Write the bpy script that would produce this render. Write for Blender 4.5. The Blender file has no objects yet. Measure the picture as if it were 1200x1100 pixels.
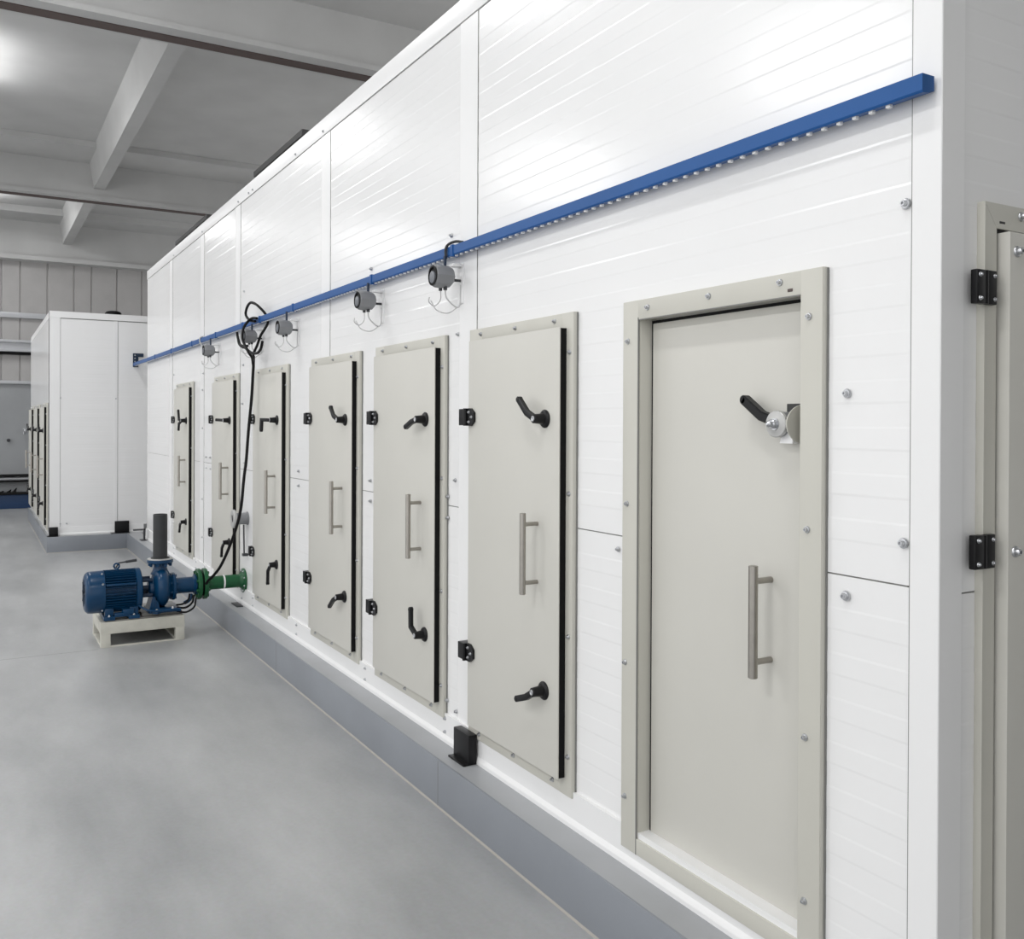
import bpy, bmesh, math, random
from mathutils import Vector, Matrix
random.seed(7)
S = bpy.context.scene
COL = S.collection
PI = math.pi

# ------------------------------------------------------------------ camera
cd = bpy.data.cameras.new('camera'); cam = bpy.data.objects.new('camera', cd); COL.objects.link(cam)
cd.sensor_fit = 'HORIZONTAL'; cd.sensor_width = 36.0; cd.lens = 1087.0 / 1200 * 36
cd.shift_y = (501.36 - 550) / 1200; cd.clip_start = 0.05; cd.clip_end = 200
yaw, pit, rol = math.radians(30.131), math.radians(.2456), math.radians(.2552)
F0 = Vector((-math.cos(yaw), math.sin(yaw), 0)); R0 = Vector((math.sin(yaw), math.cos(yaw), 0)); U0 = Vector((0, 0, 1))
F1 = F0 * math.cos(pit) - U0 * math.sin(pit); U1 = U0 * math.cos(pit) + F0 * math.sin(pit)
R2 = R0 * math.cos(rol) + U1 * math.sin(rol); U2 = U1 * math.cos(rol) - R0 * math.sin(rol)
M = Matrix((( R2.x, U2.x, -F1.x, 0), (R2.y, U2.y, -F1.y, 0), (R2.z, U2.z, -F1.z, 1.6), (0, 0, 0, 1)))
cam.matrix_world = M
S.camera = cam

# ------------------------------------------------------------------ world, exposure, daylight
wd = bpy.data.worlds.new('world'); S.world = wd; wd.use_nodes = True
bg = wd.node_tree.nodes['Background']; bg.inputs[0].default_value = (1.0, 1.0, 1.0, 1); bg.inputs[1].default_value = 1.0
S.view_settings.view_transform = 'Standard'; S.view_settings.look = 'None'
S.view_settings.gamma = 1; S.view_settings.use_curve_mapping = False
S.view_settings.exposure = 0.50
LAMP_W = 20.0      # power of one ceiling lamp

# ------------------------------------------------------------------ materials
def mat(name, col, rough=.5, metal=0, noise=0, nscale=8, bump=0, bscale=60, coat=0, emit=None, spec=.5, rvar=0):
    m = bpy.data.materials.new(name); m.use_nodes = True
    nt = m.node_tree; b = nt.nodes['Principled BSDF']
    b.inputs['Base Color'].default_value = (*col, 1); b.inputs['Roughness'].default_value = rough
    b.inputs['Metallic'].default_value = metal; b.inputs['Specular IOR Level'].default_value = spec
    if coat: b.inputs['Coat Weight'].default_value = coat; b.inputs['Coat Roughness'].default_value = .12
    if emit: b.inputs['Emission Color'].default_value = (*emit[0], 1); b.inputs['Emission Strength'].default_value = emit[1]
    tc = nt.nodes.new('ShaderNodeTexCoord')
    if noise or rvar:
        n = nt.nodes.new('ShaderNodeTexNoise'); n.inputs['Scale'].default_value = nscale; n.inputs['Detail'].default_value = 6
        nt.links.new(tc.outputs['Object'], n.inputs['Vector'])
        if noise:
            r = nt.nodes.new('ShaderNodeValToRGB')
            r.color_ramp.elements[0].position = .3; r.color_ramp.elements[1].position = .7
            r.color_ramp.elements[0].color = (*[c * (1 - noise) for c in col], 1)
            r.color_ramp.elements[1].color = (*[min(1, c * (1 + noise)) for c in col], 1)
            nt.links.new(n.outputs['Fac'], r.inputs['Fac']); nt.links.new(r.outputs['Color'], b.inputs['Base Color'])
        if rvar:
            mr = nt.nodes.new('ShaderNodeMapRange')
            mr.inputs['To Min'].default_value = rough - rvar; mr.inputs['To Max'].default_value = rough + rvar
            nt.links.new(n.outputs['Fac'], mr.inputs['Value']); nt.links.new(mr.outputs['Result'], b.inputs['Roughness'])
    if bump:
        n2 = nt.nodes.new('ShaderNodeTexNoise'); n2.inputs['Scale'].default_value = bscale; n2.inputs['Detail'].default_value = 3
        bp = nt.nodes.new('ShaderNodeBump'); bp.inputs['Strength'].default_value = bump; bp.inputs['Distance'].default_value = .004
        nt.links.new(tc.outputs['Object'], n2.inputs['Vector']); nt.links.new(n2.outputs['Fac'], bp.inputs['Height'])
        nt.links.new(bp.outputs['Normal'], b.inputs['Normal'])
    return m

M_ = dict(
    white=mat('white_panel', (.84, .84, .84), .22, noise=.012, nscale=1.5),
    whitetrim=mat('white_trim', (.84, .84, .84), .36),
    seal_shade=mat('grey_joint_shade', (.22, .22, .21), .7),  # panel joints, and the painted shade strips beside the door frames
    beige=mat('beige_paint', (.60, .59, .545), .42, noise=.015, nscale=3),
    frame=mat('beige_frame', (.57, .56, .505), .42, noise=.02, nscale=4),
    rubber=mat('black_rubber', (.004, .004, .0045), .55, spec=.2),
    black=mat('black_plastic', (.005, .005, .006), .36, spec=.28),
    steel=mat('brushed_steel', (.38, .36, .33), .33, 1, noise=.06, nscale=30),
    bolt=mat('zinc_bolt', (.55, .56, .58), .28, 1),
    socket=mat('dark_socket', (.03, .03, .03), .6),
    rail=mat('blue_rail', (.010, .085, .285), .42, noise=.05, nscale=3, spec=.3),
    navy=mat('navy_paint', (.006, .022, .055), .4),
    grey=mat('grey_plastic', (.23, .235, .245), .45),
    dgrey=mat('dark_grey_plastic', (.035, .037, .042), .45),
    lens=mat('grey_lens', (.15, .16, .18), .3),
    lgrey=mat('light_grey_metal', (.5, .5, .49), .4, .3),
    wire=mat('white_cable', (.55, .55, .55), .5),
    pump=mat('blue_enamel', (.003, .040, .105), .28, noise=.08, nscale=12, coat=.1, spec=.28),
    green=mat('green_enamel', (.005, .085, .028), .36, noise=.08, nscale=10, coat=.1, spec=.4),
    pipe=mat('dark_grey_pipe', (.026, .028, .03), .55, noise=.1, nscale=14),
    stand=mat('worn_cream_steel', (.56, .55, .49), .55, noise=.10, nscale=9),
    plate=mat('grey_plate', (.20, .195, .18), .5, noise=.12, nscale=10),
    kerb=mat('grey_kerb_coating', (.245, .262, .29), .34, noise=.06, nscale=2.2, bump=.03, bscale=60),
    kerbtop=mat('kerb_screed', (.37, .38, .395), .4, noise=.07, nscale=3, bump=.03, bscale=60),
    fjoint=mat('floor_joint', (.25, .26, .265), .6),
    caulk=mat('pale_caulk', (.36, .34, .31), .7),
    conc=mat('painted_concrete', (.52, .52, .515), .8, noise=.05, nscale=2),
    beam=mat('beam_paint', (.50, .50, .495), .75, noise=.05, nscale=2),
    rust=mat('rusty_strip', (.10, .075, .07), .8),
    sheet=mat('grey_sheet_cladding', (.40, .39, .385), .55, noise=.05, nscale=3),
    sheetlow=mat('grey_painted_dado', (.30, .31, .32), .6, noise=.05, nscale=2),
    rustless=mat('galvanised', (.50, .51, .53), .4, .4),
    bluebase=mat('dark_blue_base', (.008, .035, .10), .45),
    duct=mat('dark_duct', (.07, .07, .07), .6),
    lamp=mat('lamp_diffuser', (.9, .9, .9), .5, emit=((1, 1, 1), 10)),
)

def floor_material():
    m = bpy.data.materials.new('sealed_concrete'); m.use_nodes = True
    nt = m.node_tree; b = nt.nodes['Principled BSDF']; N = nt.nodes.new; L = nt.links.new
    tc = N('ShaderNodeTexCoord')
    mp = N('ShaderNodeMapping'); mp.inputs['Scale'].default_value = (.6, 1.5, 1); L(tc.outputs['Object'], mp.inputs['Vector'])
    n1 = N('ShaderNodeTexNoise'); n1.inputs['Scale'].default_value = 1.1; n1.inputs['Detail'].default_value = 9; n1.inputs['Roughness'].default_value = .62
    n2 = N('ShaderNodeTexNoise'); n2.inputs['Scale'].default_value = 55; n2.inputs['Detail'].default_value = 4
    L(mp.outputs['Vector'], n1.inputs['Vector']); L(tc.outputs['Object'], n2.inputs['Vector'])
    r = N('ShaderNodeValToRGB')
    r.color_ramp.elements[0].position = .32; r.color_ramp.elements[0].color = (.275, .287, .297, 1)
    r.color_ramp.elements[1].position = .68; r.color_ramp.elements[1].color = (.435, .445, .452, 1)
    L(n1.outputs['Fac'], r.inputs['Fac'])
    mx = N('ShaderNodeMix'); mx.data_type = 'RGBA'; mx.blend_type = 'SOFT_LIGHT'; mx.inputs[0].default_value = .18
    L(r.outputs['Color'], mx.inputs[6]); L(n2.outputs['Color'], mx.inputs[7])
    hs = N('ShaderNodeHueSaturation'); hs.inputs['Saturation'].default_value = .55; L(mx.outputs[2], hs.inputs['Color'])
    L(hs.outputs['Color'], b.inputs['Base Color'])
    mr = N('ShaderNodeMapRange'); mr.inputs['To Min'].default_value = .31; mr.inputs['To Max'].default_value = .40
    L(n1.outputs['Fac'], mr.inputs['Value']); L(mr.outputs['Result'], b.inputs['Roughness'])
    bp = N('ShaderNodeBump'); bp.inputs['Strength'].default_value = .05; bp.inputs['Distance'].default_value = .003
    L(n2.outputs['Fac'], bp.inputs['Height']); L(bp.outputs['Normal'], b.inputs['Normal'])
    b.inputs['Specular IOR Level'].default_value = .5
    return m
M_['floor'] = floor_material()

# ------------------------------------------------------------------ mesh helpers
def wloc(o):
    v = Vector((0, 0, 0))
    while o is not None: v += o.location; o = o.parent
    return v

class B:
    """collects shapes given in world coordinates; build() links them as one mesh object"""
    def __init__(s): s.bm = bmesh.new()
    def box(s, x0, x1, y0, y1, z0, z1, bev=0):
        g = bmesh.ops.create_cube(s.bm, size=1)
        vs = g['verts']
        for v in vs: v.co = Vector(((x0 + x1) / 2 + v.co.x * (x1 - x0), (y0 + y1) / 2 + v.co.y * (y1 - y0), (z0 + z1) / 2 + v.co.z * (z1 - z0)))
        if bev:
            es = list({e for v in vs for e in v.link_edges})
            bmesh.ops.bevel(s.bm, geom=es, offset=bev, segments=2, profile=.6, affect='EDGES')
        return s
    def lathe(s, base, axis, prof, seg=20):
        """prof: (distance along axis, radius)"""
        base = Vector(base); a = Vector(axis).normalized()
        u = a.orthogonal().normalized(); w = a.cross(u)
        rings = []
        for t, r in prof:
            if r < 1e-6: rings.append([s.bm.verts.new(base + a * t)])
            else: rings.append([s.bm.verts.new(base + a * t + (u * math.cos(2 * PI * k / seg) + w * math.sin(2 * PI * k / seg)) * r) for k in range(seg)])
        for A, C in zip(rings, rings[1:]):
            for k in range(seg):
                k2 = (k + 1) % seg
                if len(A) == 1 and len(C) == 1: continue
                if len(A) == 1: s.bm.faces.new((A[0], C[k], C[k2]))
                elif len(C) == 1: s.bm.faces.new((A[k2], A[k], C[0]))
                else: s.bm.faces.new((A[k2], A[k], C[k], C[k2]))
        if len(rings[0]) > 1: s.bm.faces.new(rings[0])
        if len(rings[-1]) > 1: s.bm.faces.new(list(reversed(rings[-1])))
        return s
    def cyl(s, p0, p1, r0, r1=None, seg=18, bev=0):
        p0, p1 = Vector(p0), Vector(p1); d = p1 - p0; L = d.length; r1 = r0 if r1 is None else r1
        if bev: return s.lathe(p0, d, [(0, r0 - bev), (bev, r0), (L - bev, r1), (L, r1 - bev)], seg)
        return s.lathe(p0, d, [(0, r0), (L, r1)], seg)
    def tube(s, pts, r, seg=10, smooth=0, prof=None, up=None):
        P = [Vector(p) for p in pts]
        if smooth:
            Q = []
            E = [P[0] * 2 - P[1]] + P + [P[-1] * 2 - P[-2]]
            for i in range(1, len(E) - 2):
                p0, p1, p2, p3 = E[i - 1], E[i], E[i + 1], E[i + 2]
                for k in range(smooth):
                    t = k / smooth
                    Q.append(.5 * ((2 * p1) + (p2 - p0) * t + (2 * p0 - 5 * p1 + 4 * p2 - p3) * t * t + (3 * p1 - 3 * p2 + p3 - p0) * t ** 3))
            Q.append(P[-1]); P = Q
        rings = []; u = Vector(up) if up else None
        for i, p in enumerate(P):
            d0 = (p - P[i - 1]).normalized() if i else (P[1] - p).normalized()
            d1 = (P[i + 1] - p).normalized() if i < len(P) - 1 else d0
            d = (d0 + d1).normalized()
            if u is None: u = d.orthogonal().normalized()
            u = (u - d * u.dot(d)).normalized(); w = d.cross(u)
            k_ = 1 / max(.5, d.dot(d1))
            if prof: rings.append([s.bm.verts.new(p + u * a + w * b * k_) for a, b in prof])
            else:
                rr = r[i] if isinstance(r, (list, tuple)) else r
                rings.append([s.bm.verts.new(p + (u * math.cos(2 * PI * k / seg) + w * math.sin(2 * PI * k / seg)) * rr) for k in range(seg)])
        n = len(rings[0])
        for A, C in zip(rings, rings[1:]):
            for k in range(n): s.bm.faces.new((A[(k + 1) % n], A[k], C[k], C[(k + 1) % n]))
        s.bm.faces.new(rings[0]); s.bm.faces.new(list(reversed(rings[-1])))
        return s
    def prism(s, poly, axis, a0, a1):
        """poly in the two other axes (order x,y,z without axis) swept from a0 to a1"""
        def P(p, a):
            l = list(p); l.insert(axis, a); return Vector(l)
        A = [s.bm.verts.new(P(p, a0)) for p in poly]; C = [s.bm.verts.new(P(p, a1)) for p in poly]
        n = len(poly)
        for k in range(n): s.bm.faces.new((A[k], A[(k + 1) % n], C[(k + 1) % n], C[k]))
        s.bm.faces.new(list(reversed(A))); s.bm.faces.new(C)
        return s
    def build(s, name, m, parent=None, angle=35, flat=False):
        bm = s.bm
        bmesh.ops.recalc_face_normals(bm, faces=bm.faces)
        off = wloc(parent)
        for v in bm.verts: v.co -= off
        me = bpy.data.meshes.new(name); bm.to_mesh(me); bm.free()
        if not flat:
            for p in me.polygons: p.use_smooth = True
            me.set_sharp_from_angle(angle=math.radians(angle))
        me.materials.append(M_[m] if isinstance(m, str) else m)
        o = bpy.data.objects.new(name, me); COL.objects.link(o); o.parent = parent
        return o

def thing(name, label, cat, loc, group=None):
    o = bpy.data.objects.new(name, None); COL.objects.link(o); o.location = loc; o.empty_display_size = .1
    return tag(o, label, cat, group)
def tag(o, label, cat, group=None):
    o['label'] = label; o['category'] = cat
    if group: o['group'] = group
    return o
def struct(o):
    o['kind'] = 'structure'; return o

_bolt = {}
def bolt(parent, p, n, r=.009, name='bolt'):
    """domed washer head bolt with a hex socket, at world point p, facing direction n; mesh data shared per size"""
    key = (round(r, 4), tuple(round(c, 2) for c in n))
    if key not in _bolt:
        b = B(); b.lathe((0, 0, 0), n, [(0, r), (r * .18, r), (r * .38, r * .86), (r * .42, r * .62), (r * .95, r * .58), (r * 1.1, r * .48), (r * 1.1, r * .28), (r * .8, r * .26), (r * .8, 0)], 14)
        o = b.build(name, 'bolt'); _bolt[key] = o.data; bpy.data.objects.remove(o)
    o = bpy.data.objects.new(name, _bolt[key]); COL.objects.link(o); o.parent = parent
    o.location = Vector(p) - wloc(parent)
    return o

W = 1.82            # plane of the long white chamber wall
XC = -1.28          # plane of its right-hand face
XE = -11.95         # its far end
KH = .195           # kerb height
NY = (0, -1, 0)

# ------------------------------------------------------------------ room: floor, ceiling, back wall
b = B(); b.box(-24, 6, -9, 9, -.2, 0); fl_ = struct(b.build('floor', 'floor'))
B().box(-7.105, -7.100, -9, .76, -.002, .0006).build('floor_joint', 'fjoint', fl_)
b = B(); b.box(-23, 3, -7, 9, 5.42, 5.6)
XB = -14.7
for xb in (XB, XB + 6.6):          # slab ledges either side of each roof beam
    b.box(xb - 1.1, xb + .9, -9, 9, 5.34, 5.43)
b.box(-19.6, -18.5, -9, 9, 5.30, 5.43)
struct(b.build('ceiling', 'conc'))
k = 0
for xb, zb in ((XB, 4.83), (XB + 6.6, 4.86)):
    k += 1
    b = B(); b.prism([(xb, zb + .05), (xb, 5.36), (xb - .28, 5.36), (xb - .28, zb + .05)], 1, -9, 9)
    b.box(xb - .31, xb + .03, -9, 9, zb, zb + .05)
    t = struct(b.build('trim_%d' % k, 'beam'))
    b = B(); b.box(xb - .26, xb - .12, -9, 9, zb - .008, zb); b.build('rust_strip', 'rust', t)
b = B(); b.box(-19.5, -19.3, -9, 9, 4.66, 5.36); b.box(-19.5, -19.22, -9, 9, 4.58, 4.66); struct(b.build('trim_3', 'beam'))
k = 3
for x0, x1, z0, y0 in ((XB, XB + 6.3, 4.985, 1.50), (-19.4, XB - .28, 4.93, 1.44), (XB, XB + 6.3, 4.985, -4.4), (-19.4, XB - .28, 4.93, -4.4), (XB, XB + 6.3, 4.985, 5.2)):
    k += 1
    b = B(); b.prism([(y0, z0), (y0 + .15, z0), (y0 + .22, 5.43), (y0 - .07, 5.43)], 0, x0, x1); struct(b.build('trim_%d' % k, 'beam'))
# back wall: ribbed cladding above, painted lower part
b = B()
prof = []; y = -9
while y < 8.6:
    wd_ = (.42, .27, .36, .20)[int(round(y * 10)) % 4]
    prof += [(-19.5, y), (-19.5, y + wd_), (-19.52, y + wd_ + .012), (-19.52, y + wd_ + .022), (-19.5, y + wd_ + .034)]; y += wd_ + .034
prof += [(-19.5, 9), (-19.8, 9), (-19.8, -9)]
b.prism(prof, 2, 2.3, 5.43)
wb = struct(b.build('wall_back', 'sheet', flat=True))
b = B(); b.box(-19.8, -19.5, -9, 9, 0, 2.3); b.build('painted_dado', 'sheetlow', wb)
b = B(); b.box(-19.5, -19.42, -9, 9, 3.52, 3.62, .01); b.build('wall_rail', 'rustless', wb)
b = B(); b.box(-19.5, -19.36, -9, 9, 3.06, 3.11, .008); b.box(-19.5, -19.43, -9, 9, 2.94, 3.06); b.box(-19.5, -19.34, -9, 9, 2.89, 2.94, .008); b.build('wall_rail', 'rustless', wb)
b = B(); b.box(-19.5, -19.40, -9, 9, 2.84, 2.89); b.build('cable_tray', 'rubber', wb)
b = B(); b.box(-19.5, -19.44, -9, 9, 2.30, 2.36, .008); b.build('wall_rail', 'rustless', wb)
b = B(); b.box(-19.5, -19.35, -9, 9, 0, .26, .012); struct(b.build('baseboard_back', 'bluebase'))
b = B(); b.box(-19.5, -19.3, -9, 9, .26, .30, .01)
for yy, h in ((.43, .04), (.55, .06), (.64, .09), (.30, .05)):
    b.cyl((-19.4, yy, .29), (-19.4, yy + .05, .29 + h), .03, .008, 8)
b.build('sill', 'rubber', wb)
t = thing('wall_pipe', 'long horizontal grey pipe with dark bracket running low along the grey back wall', 'pipe', (-19.35, .5, .55))
b = B(); b.cyl((-19.38, -8.5, .55), (-19.38, 3, .55), .035, seg=12); b.build('pipe', 'rustless', t)
b = B(); b.box(-19.5, -19.3, -8.5, 3, .595, .63); b.box(-19.5, -19.3, -8.5, 3, .49, .51); b.build('pipe_bracket', 'rubber', t)
t = thing('water_tap', 'small chrome tap fixed to the grey back wall beside the second chamber', 'tap', (-19.5, .82, 1.42))
b = B(); b.cyl((-19.5, .82, 1.42), (-19.37, .82, 1.42), .016, seg=10); b.cyl((-19.4, .82, 1.41), (-19.4, .82, 1.47), .012, seg=10); b.box(-19.42, -19.38, .79, .85, 1.465, 1.48, .004); b.build('body', 'bolt', t)
b = B(); b.tube([(-19.38, .82, 1.42), (-19.34, .80, 1.41), (-19.33, .80, 1.37)], .010, 8); b.build('pipe', 'bolt', t)
t = B().lathe((-19.5, .557, 1.26), (1, 0, 0), [(0, .03), (.05, .03), (.06, .025), (.07, .01), (.07, 0)], 14).build('round_cap', 'dgrey')  # dark round object of unknown use, shaped as a cap
tag(t, 'small dark round cap on the lower grey back wall left of the tap', 'cap')

b = B(); b.box(1.15, 1.35, .75, 9, 0, 5.42); struct(b.build('wall_light_block', 'conc'))  # added wall behind the camera, keeps world light off the right-hand face
# ------------------------------------------------------------------ ceiling lamps over the aisle
def lamp(x, y, label, w=LAMP_W):
    t = thing('ceiling_lamp', label, 'lamp', (x, y, 5.42), 'ceiling lamps over the aisle')
    B().box(x - .75, x + .75, y - .045, y + .045, 5.27, 5.33, .01).build('housing', 'lgrey', t)
    for dx in (-.5, .5): B().cyl((x + dx, y, 5.33), (x + dx, y, 5.42), .01, seg=8).build('hanger', 'lgrey', t)
    B().cyl((x - .73, y, 5.215), (x + .73, y, 5.215), .055, seg=16).build('diffuser', 'lamp', t)
    ld = bpy.data.lights.new('lamp_light', 'AREA'); ld.shape = 'RECTANGLE'; ld.size = 1.46; ld.size_y = .22; ld.energy = w
    lo = bpy.data.objects.new('lamp_light', ld); COL.objects.link(lo); lo.parent = t; lo.location = (0, 0, 5.155 - 5.42)
for x, nm in ((-17.2, 'beside the back wall'), (-11.2, 'between the two roof beams'), (-6.3, 'in the middle bay'), (-1.4, 'level with the recessed door')):
    lamp(x, .05 if x > -17 else .22, 'white tube lamp near the chamber wall ' + nm)
    lamp(x, -3.6, 'white tube lamp over the open floor ' + nm, 62)

# ------------------------------------------------------------------ chamber walls
def ribs(z0, z1, sign=-1, base=W, back=W + .08):
    """section of the ribbed sandwich panel: shallow raised bands every 11 cm; returns (coord, z) polygon"""
    P = [(back, z0), (base, z0)]
    k = math.ceil((z0 - .02) / .11)
    while k * .11 + .062 < z1:
        z = k * .11
        if z > z0 + .004:
            P += [(base, z), (base + sign * .0005, z + .006), (base + sign * .0005, z + .052), (base, z + .058)]
        k += 1
    P += [(base, z1), (back, z1)]
    return P
b = B()
zt = 3.325
for z0, z1 in ((.30, 1.236), (1.240, zt)):
    b.prism(ribs(z0, z1), 0, XE + .06, -2.34)
    b.prism(ribs(z0, z1), 0, -1.64, -1.352)
b.prism(ribs(1.95, zt), 0, -2.34, -1.64)
wf = struct(b.build('wall_front', 'white', flat=True))
b = B(); b.box(XE + .06, -2.345, W + .004, W + .05, 1.2, 1.28); b.box(-1.635, -1.36, W + .004, W + .05, 1.2, 1.28)
b.box(XE + .06, -1.352, W - .0015, W + .05, zt, zt + .004)
for x in (-3.43, -5.28, -7.41, -8.74, -10.29):
    b.box(x, x + .0045, W - .0022, W + .05, .315, zt)
b.build('joint_seal', 'seal_shade', wf)
for x in (-3.43, -5.28, -7.41, -8.74, -10.29):
    B().box(x - .16, x - .001, W - .0016, W + .02, .315, zt).build('cover_strip', 'whitetrim', wf)
b = B(); b.box(XE, XC, W - .006, W + .1, zt + .004, 3.43, .003); struct(b.build('trim_9', 'whitetrim'))
b = B(); b.prism([(W + .05, .318), (W - .013, .318), (W - .013, .226), (W - .021, .212), (W - .022, .208), (W - .022, KH), (W + .05, KH)], 0, XE, XC + .02); struct(b.build('trim_10', 'whitetrim', flat=True))
b = B(); b.prism([(-1.349, W + .01), (-1.349, W - .004), (XC + .002, W - .004), (XC + .004, W - .002), (XC + .004, 1.895), (XC - .01, 1.895), (XC - .01, W + .01)], 2, KH, 3.33); struct(b.build('trim_11', 'whitetrim', flat=True))
b = B(); b.box(-1.3525, -1.349, W - .002, W + .05, .318, 3.33); b.build('joint_seal', 'seal_shade', wf)
# right-hand face
b = B()
for z0, z1 in ((KH, 1.226), (1.230, 3.33)):
    b.prism([(-(-c), z) for c, z in ribs(z0, z1, 1, XC, XC - .08)], 1, 1.90, 5.5)
wr = struct(b.build('wall_right', 'white', flat=True))
b = B(); b.box(XC - .05, XC - .004, 1.90, 5.5, 1.2, 1.26); b.box(XC - .03, XC + .0005, 1.895, 1.899, KH, 3.33); b.build('joint_seal', 'seal_shade', wr)
b = B(); b.box(XC - .1, XC + .006, W + .1, 5.5, 3.33, 3.43, .003); struct(b.build('trim_12', 'whitetrim'))
# far end and roof
b = B(); b.box(XE, XE + .06, W, 5.5, KH, 3.33, .004); struct(b.build('wall_left', 'white'))
b = B(); b.box(XE, XC, W + .1, 5.5, 3.34, 3.425); struct(b.build('trim_13', 'white'))
# wall screws
for x, z, r in ((-1.365, 2.10, .0125), (-1.525, 1.677, .0115), (-1.366, 1.335, .0125), (-1.525, 1.190, .0125), (-2.437, 1.194, .009),
                (-3.60, 1.988, .009), (-3.62, 1.354, .009), (-3.69, 1.278, .010), (-3.69, 1.184, .010), (-3.69, .376, .010), (-3.60, .350, .010),
                (-3.667, 2.427, .010), (-4.617, 2.416, .010), (-4.618, 1.297, .010), (-4.616, 1.189, .010), (-5.87, 1.289, .010), (-5.87, 1.196, .010),
                (-7.25, 1.29, .009), (-7.25, 1.19, .009), (-8.62, 1.29, .009), (-8.62, 1.19, .009), (-8.45, 1.29, .009), (-8.45, 1.19, .009), (-10.05, 1.29, .009), (-10.05, 1.19, .009),
                (-7.30, 2.05, .009), (-7.32, 1.75, .009), (-7.28, 2.62, .008), (-8.76, 2.05, .009), (-8.78, 1.9, .009), (-8.78, 1.55, .009), (-8.78, .9, .009), (-8.78, .55, .009), (-10.2, 2.1, .009), (-10.2, .55, .009)):
    bolt(wf, (x, W - .0035, z), NY, r)
for x in (-3.69, -4.656, -5.87, -6.95, -7.28, -8.62, -9.0, -10.1, -11.2):
    bolt(wf, (x, W - .013, .297), NY, .009); bolt(wf, (x, W - .013, .238), NY, .0085)
for x in (-5.40, -5.95, -7.02, -7.14, -7.46, -8.80, -10.2):
    bolt(wf, (x, W - .006, 3.352), NY, .0085)
# kerb of the long chamber
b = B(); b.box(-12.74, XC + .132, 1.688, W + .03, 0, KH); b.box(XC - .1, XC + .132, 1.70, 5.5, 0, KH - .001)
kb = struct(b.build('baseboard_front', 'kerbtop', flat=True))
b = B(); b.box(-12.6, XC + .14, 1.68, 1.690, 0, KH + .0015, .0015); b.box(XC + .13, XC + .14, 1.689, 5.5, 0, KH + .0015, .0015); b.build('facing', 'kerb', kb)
b = B(); b.prism([(1.68, 0), (1.674, 0), (1.68, .006)], 0, -12.6, XC + .14)
b.build('caulk_line', 'caulk', kb)
b = B()
for x in (-3.5, -5.9, -8.3, -10.7): b.box(x, x + .003, 1.6792, 1.70, .004, KH - .002)
b.build('joint_seal', 'seal_shade', kb)

# ------------------------------------------------------------------ second chamber at the far end of the aisle
XF, YF, YL, ZF = -12.74, .806, -17.0, 2.97
def ribs2(z0, z1): return ribs(z0, z1, 1, XF, XF - .08)
b = B(); b.prism(ribs2(.29, 2.89), 1, YF + .12, 5.5)
fr = struct(b.build('wall_far', 'white', flat=True))
b = B(); b.box(XF - .02, XF + .001, YF + .119, YF + .123, .29, 2.89); b.box(XF - .02, XF + .0018, 1.585, 1.589, .29, 2.89); b.box(XF - .02, XF + .001, YF + .12, 5, 2.885, 2.89); b.build('joint_seal', 'seal_shade', fr)
B().box(XF - .02, XF + .0035, 1.54, 1.584, .29, 2.885).build('cover_strip', 'whitetrim', fr)
b = B(); b.box(XF - .1, XF + .004, YF, YF + .12, KH, ZF - .08, .003); b.box(XF - .1, XF + .004, YF, 5.5, ZF - .08, ZF, .003); b.box(YL, XF, YF, YF + .1, ZF - .08, ZF, .003)
b.prism([(XF - .03, .30), (XF + .004, .30), (XF + .008, .226), (XF + .02, .212), (XF + .02, KH), (XF - .03, KH)], 1, YF, 1.9)
struct(b.build('trim_14', 'whitetrim', flat=True))
b = B(); b.prism([(YF, KH), (YF, 2.89), (YF + .08, 2.89), (YF + .08, KH)], 0, YL, XF); struct(b.build('wall_far_side', 'white'))
b = B(); b.box(YL, XF, YF + .08, 5.5, ZF - .09, ZF - .01); struct(b.build('trim_15', 'white'))
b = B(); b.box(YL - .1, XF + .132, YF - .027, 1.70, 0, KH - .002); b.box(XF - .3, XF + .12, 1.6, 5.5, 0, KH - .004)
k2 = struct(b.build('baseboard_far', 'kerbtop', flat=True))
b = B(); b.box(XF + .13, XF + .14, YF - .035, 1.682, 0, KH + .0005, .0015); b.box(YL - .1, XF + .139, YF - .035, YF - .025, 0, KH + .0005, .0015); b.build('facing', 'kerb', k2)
b = B(); b.prism([(XF + .14, 0), (XF + .146, 0), (XF + .14, .006)], 1, YF - .03, 1.68); b.prism([(YF - .035, 0), (YF - .041, 0), (YF - .035, .006)], 0, YL, XF + .14); b.build('caulk_line', 'caulk', k2)
for y, z in ((.93, .34), (1.0, .34), (.93, 1.9), (1.565, 1.9), (1.585, .34)): bolt(fr, (XF + .0036, y, z), (1, 0, 0), .01)
t = B().lathe((-12.9, 1.55, ZF - .002), (0, 0, 1), [(0, .10), (.03, .10), (.05, .085), (.06, .05), (.062, 0)], 20).build('roof_vent', 'rubber')
tag(t, 'low black round vent cap on the roof of the second chamber', 'vent')

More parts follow.
